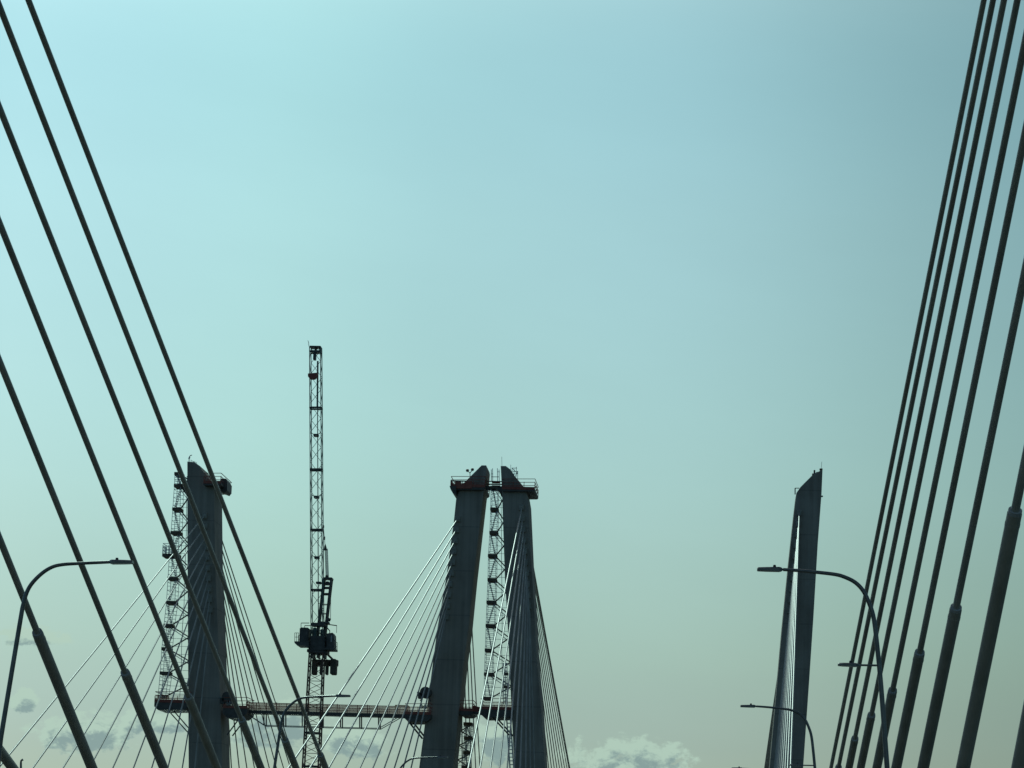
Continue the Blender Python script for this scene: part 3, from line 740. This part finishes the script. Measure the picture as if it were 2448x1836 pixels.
g = MB(); g.tube([cp(777,1484,.3),cp(784,1480,.3),cp(789,1482,.3)],[.12,.22,.16],8); pbox(g,765,1486,786,1490,0,1,.02); g.build('winch','dark',cr)

# ------------------------------------------------------------------ far shore and left-over setting
sh = MB(); sh.box((-4000,2500,-42.5),(4000,12000,-38)); structure(sh.build('terrain','plank'))

# ------------------------------------------------------------------ sky
W = bpy.data.worlds.new('World'); S.world = W; W.use_nodes = True
t = W.node_tree; t.nodes.clear(); N = t.nodes.new; L = t.links.new
SUN_EL, SUN_AZ = math.radians(31), math.radians(-12)
sky = N('ShaderNodeTexSky'); sky.sky_type = 'NISHITA'; sky.sun_disc = False; sky.sun_elevation = SUN_EL; sky.sun_rotation = SUN_AZ
sky.air_density = 1.0; sky.dust_density = 1.5; sky.ozone_density = 1.5; sky.altitude = 0
tc = N('ShaderNodeTexCoord'); sp = N('ShaderNodeSeparateXYZ'); L(tc.outputs['Generated'], sp.inputs[0])
def mth(op, a, b=None, c=None, clamp=False):
    n = N('ShaderNodeMath'); n.operation = op; n.use_clamp = clamp
    for i, v in enumerate((a, b, c)):
        if v is None: continue
        if isinstance(v, (int, float)): n.inputs[i].default_value = v
        else: L(v, n.inputs[i])
    return n.outputs[0]
def mixc(f, a, b, mode='MIX'):
    n = N('ShaderNodeMixRGB'); n.blend_type = mode
    for i, v in enumerate((f, a, b)):
        if isinstance(v, (int, float)): n.inputs[i].default_value = v
        elif isinstance(v, tuple): n.inputs[i].default_value = (*v, 1)
        else: L(v, n.inputs[i])
    return n.outputs[0]
DEG = 180/math.pi
az = mth('MULTIPLY', mth('ARCTAN2', sp.outputs['X'], sp.outputs['Y']), DEG)       # degrees right of the road
el = mth('MULTIPLY', mth('ARCSINE', sp.outputs['Z']), DEG)
def ramp(v, v0, v1, cols):
    mr = N('ShaderNodeMapRange'); L(v, mr.inputs['Value']); mr.inputs['From Min'].default_value = v0; mr.inputs['From Max'].default_value = v1
    r = N('ShaderNodeValToRGB'); r.color_ramp.interpolation = 'EASE' if len(cols) == 2 else 'CARDINAL'
    e = r.color_ramp.elements
    while len(e) < len(cols): e.new(.5)
    for i, (p, c) in enumerate(cols): e[i].position = (p-v0)/(v1-v0); e[i].color = (*c, 1)
    L(mr.outputs[0], r.inputs[0]); return r.outputs[0]
tint_el = ramp(el, 0, 60, [(3.3,(.395,.645,.80)),(5,(.44,.73,.80)),(8.2,(.51,.885,.93)),(13,(.50,.92,1.0)),(18,(.475,.90,1.0)),(40,(.88,1.3,1.3))])  # sky above the view is raised as added fill light
tint_az = ramp(mth('ABSOLUTE', az), 0, 90, [(0,(1,1,1)),(14,(1,1,1)),(60,(1.85,1.65,1.6))])  # unseen sky beside and behind the camera brightened to lift the dark tower faces
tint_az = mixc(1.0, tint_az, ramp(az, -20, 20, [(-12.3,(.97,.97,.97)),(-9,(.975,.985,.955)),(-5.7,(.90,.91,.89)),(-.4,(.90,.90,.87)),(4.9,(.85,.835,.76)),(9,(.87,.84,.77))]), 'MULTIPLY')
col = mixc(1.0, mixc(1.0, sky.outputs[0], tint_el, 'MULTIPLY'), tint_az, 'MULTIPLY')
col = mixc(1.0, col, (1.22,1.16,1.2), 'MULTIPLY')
# faint high haze streaks, a percent or two
cb = N('ShaderNodeCombineXYZ'); L(mth('MULTIPLY', az, .10), cb.inputs[0]); L(mth('MULTIPLY', mth('ADD', el, mth('MULTIPLY', az, .15)), .32), cb.inputs[1])
hz = N('ShaderNodeTexNoise'); hz.inputs['Scale'].default_value = 1.0; hz.inputs['Detail'].default_value = 5; hz.inputs['Roughness'].default_value = .62; L(cb.outputs[0], hz.inputs['Vector'])
hv = N('ShaderNodeMapRange'); hv.inputs['From Min'].default_value = .3; hv.inputs['From Max'].default_value = .7; hv.inputs['To Min'].default_value = .982; hv.inputs['To Max'].default_value = 1.018; L(hz.outputs['Fac'], hv.inputs['Value'])
hc = N('ShaderNodeCombineXYZ')
for q_ in range(3): L(hv.outputs[0], hc.inputs[q_])
col = mixc(1.0, col, hc.outputs[0], 'MULTIPLY')
# low cumulus near the horizon, shaped by fractal noise on the true direction
BLOBS = [(-1.65,2.9,1.25,.62),(-8.66,3.5,1.25,.48),(-13.4,3.75,.3,.25),(-12.1,3.2,1.1,.42),(-11.2,3.4,.4,.3),(-13.3,5.0,.75,.2),(-4.2,3.3,.55,.45),(-10.6,3.45,.6,.28),(-6.9,3.2,.8,.3),(9,2.6,3,.7),(18,3,4,.9),(-20,3,3,.8)]
def field(dx, dy):
    x = mth('ADD', az, dx); y = mth('ADD', el, dy)
    cb = N('ShaderNodeCombineXYZ'); L(mth('MULTIPLY', x, 1.0), cb.inputs[0]); L(mth('MULTIPLY', y, 1.5), cb.inputs[1])
    n = N('ShaderNodeTexNoise'); n.inputs['Scale'].default_value = 2.0; n.inputs['Detail'].default_value = 7; n.inputs['Roughness'].default_value = .66; n.inputs['Distortion'].default_value = .25
    L(cb.outputs[0], n.inputs['Vector'])
    best = None
    for (a, e, w, h) in BLOBS:
        u = mth('DIVIDE', mth('SUBTRACT', x, a), w); v = mth('DIVIDE', mth('SUBTRACT', y, e), h)
        d = mth('SUBTRACT', 1.0, mth('ADD', mth('MULTIPLY', u, u), mth('MULTIPLY', v, v)))
        best = d if best is None else mth('MAXIMUM', best, d)
    return mth('ADD', mth('MAXIMUM', best, -1.6), mth('MULTIPLY', mth('SUBTRACT', n.outputs['Fac'], .5), 4.2))
def sstep(v, a, b):
    m_ = N('ShaderNodeMapRange'); m_.interpolation_type = 'SMOOTHSTEP'; L(v, m_.inputs['Value']); m_.inputs['From Min'].default_value = a; m_.inputs['From Max'].default_value = b; return m_.outputs[0]
d0 = field(0, 0); d1 = field(-.05, .20)
mask = sstep(d0, -.1, .45); shade = sstep(d1, .12, .95)
ccol = mixc(mth('MULTIPLY', shade, .80), (10.2,14.0,11.6), (3.6,5.7,6.3))
col = mixc(mth('MULTIPLY', mask, .8), col, ccol)
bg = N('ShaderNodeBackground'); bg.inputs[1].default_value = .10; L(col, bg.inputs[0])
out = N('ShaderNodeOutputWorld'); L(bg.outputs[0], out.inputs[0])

sd = bpy.data.lights.new('sun','SUN'); sd.energy = 3.1; sd.angle = math.radians(.53); sd.color = (.66,.92,.80)
so = bpy.data.objects.new('sun', sd); C.objects.link(so)
sdir = Vector((math.sin(SUN_AZ)*math.cos(SUN_EL), math.cos(SUN_AZ)*math.cos(SUN_EL), math.sin(SUN_EL)))
so.rotation_euler = sdir.to_track_quat('Z','Y').to_euler(); so.location = sdir*200

S.view_settings.view_transform = 'Standard'; S.view_settings.look = 'None'; S.view_settings.gamma = 1; S.view_settings.exposure = -1.18
S.render.engine = 'CYCLES'
S.cycles.max_bounces = 6
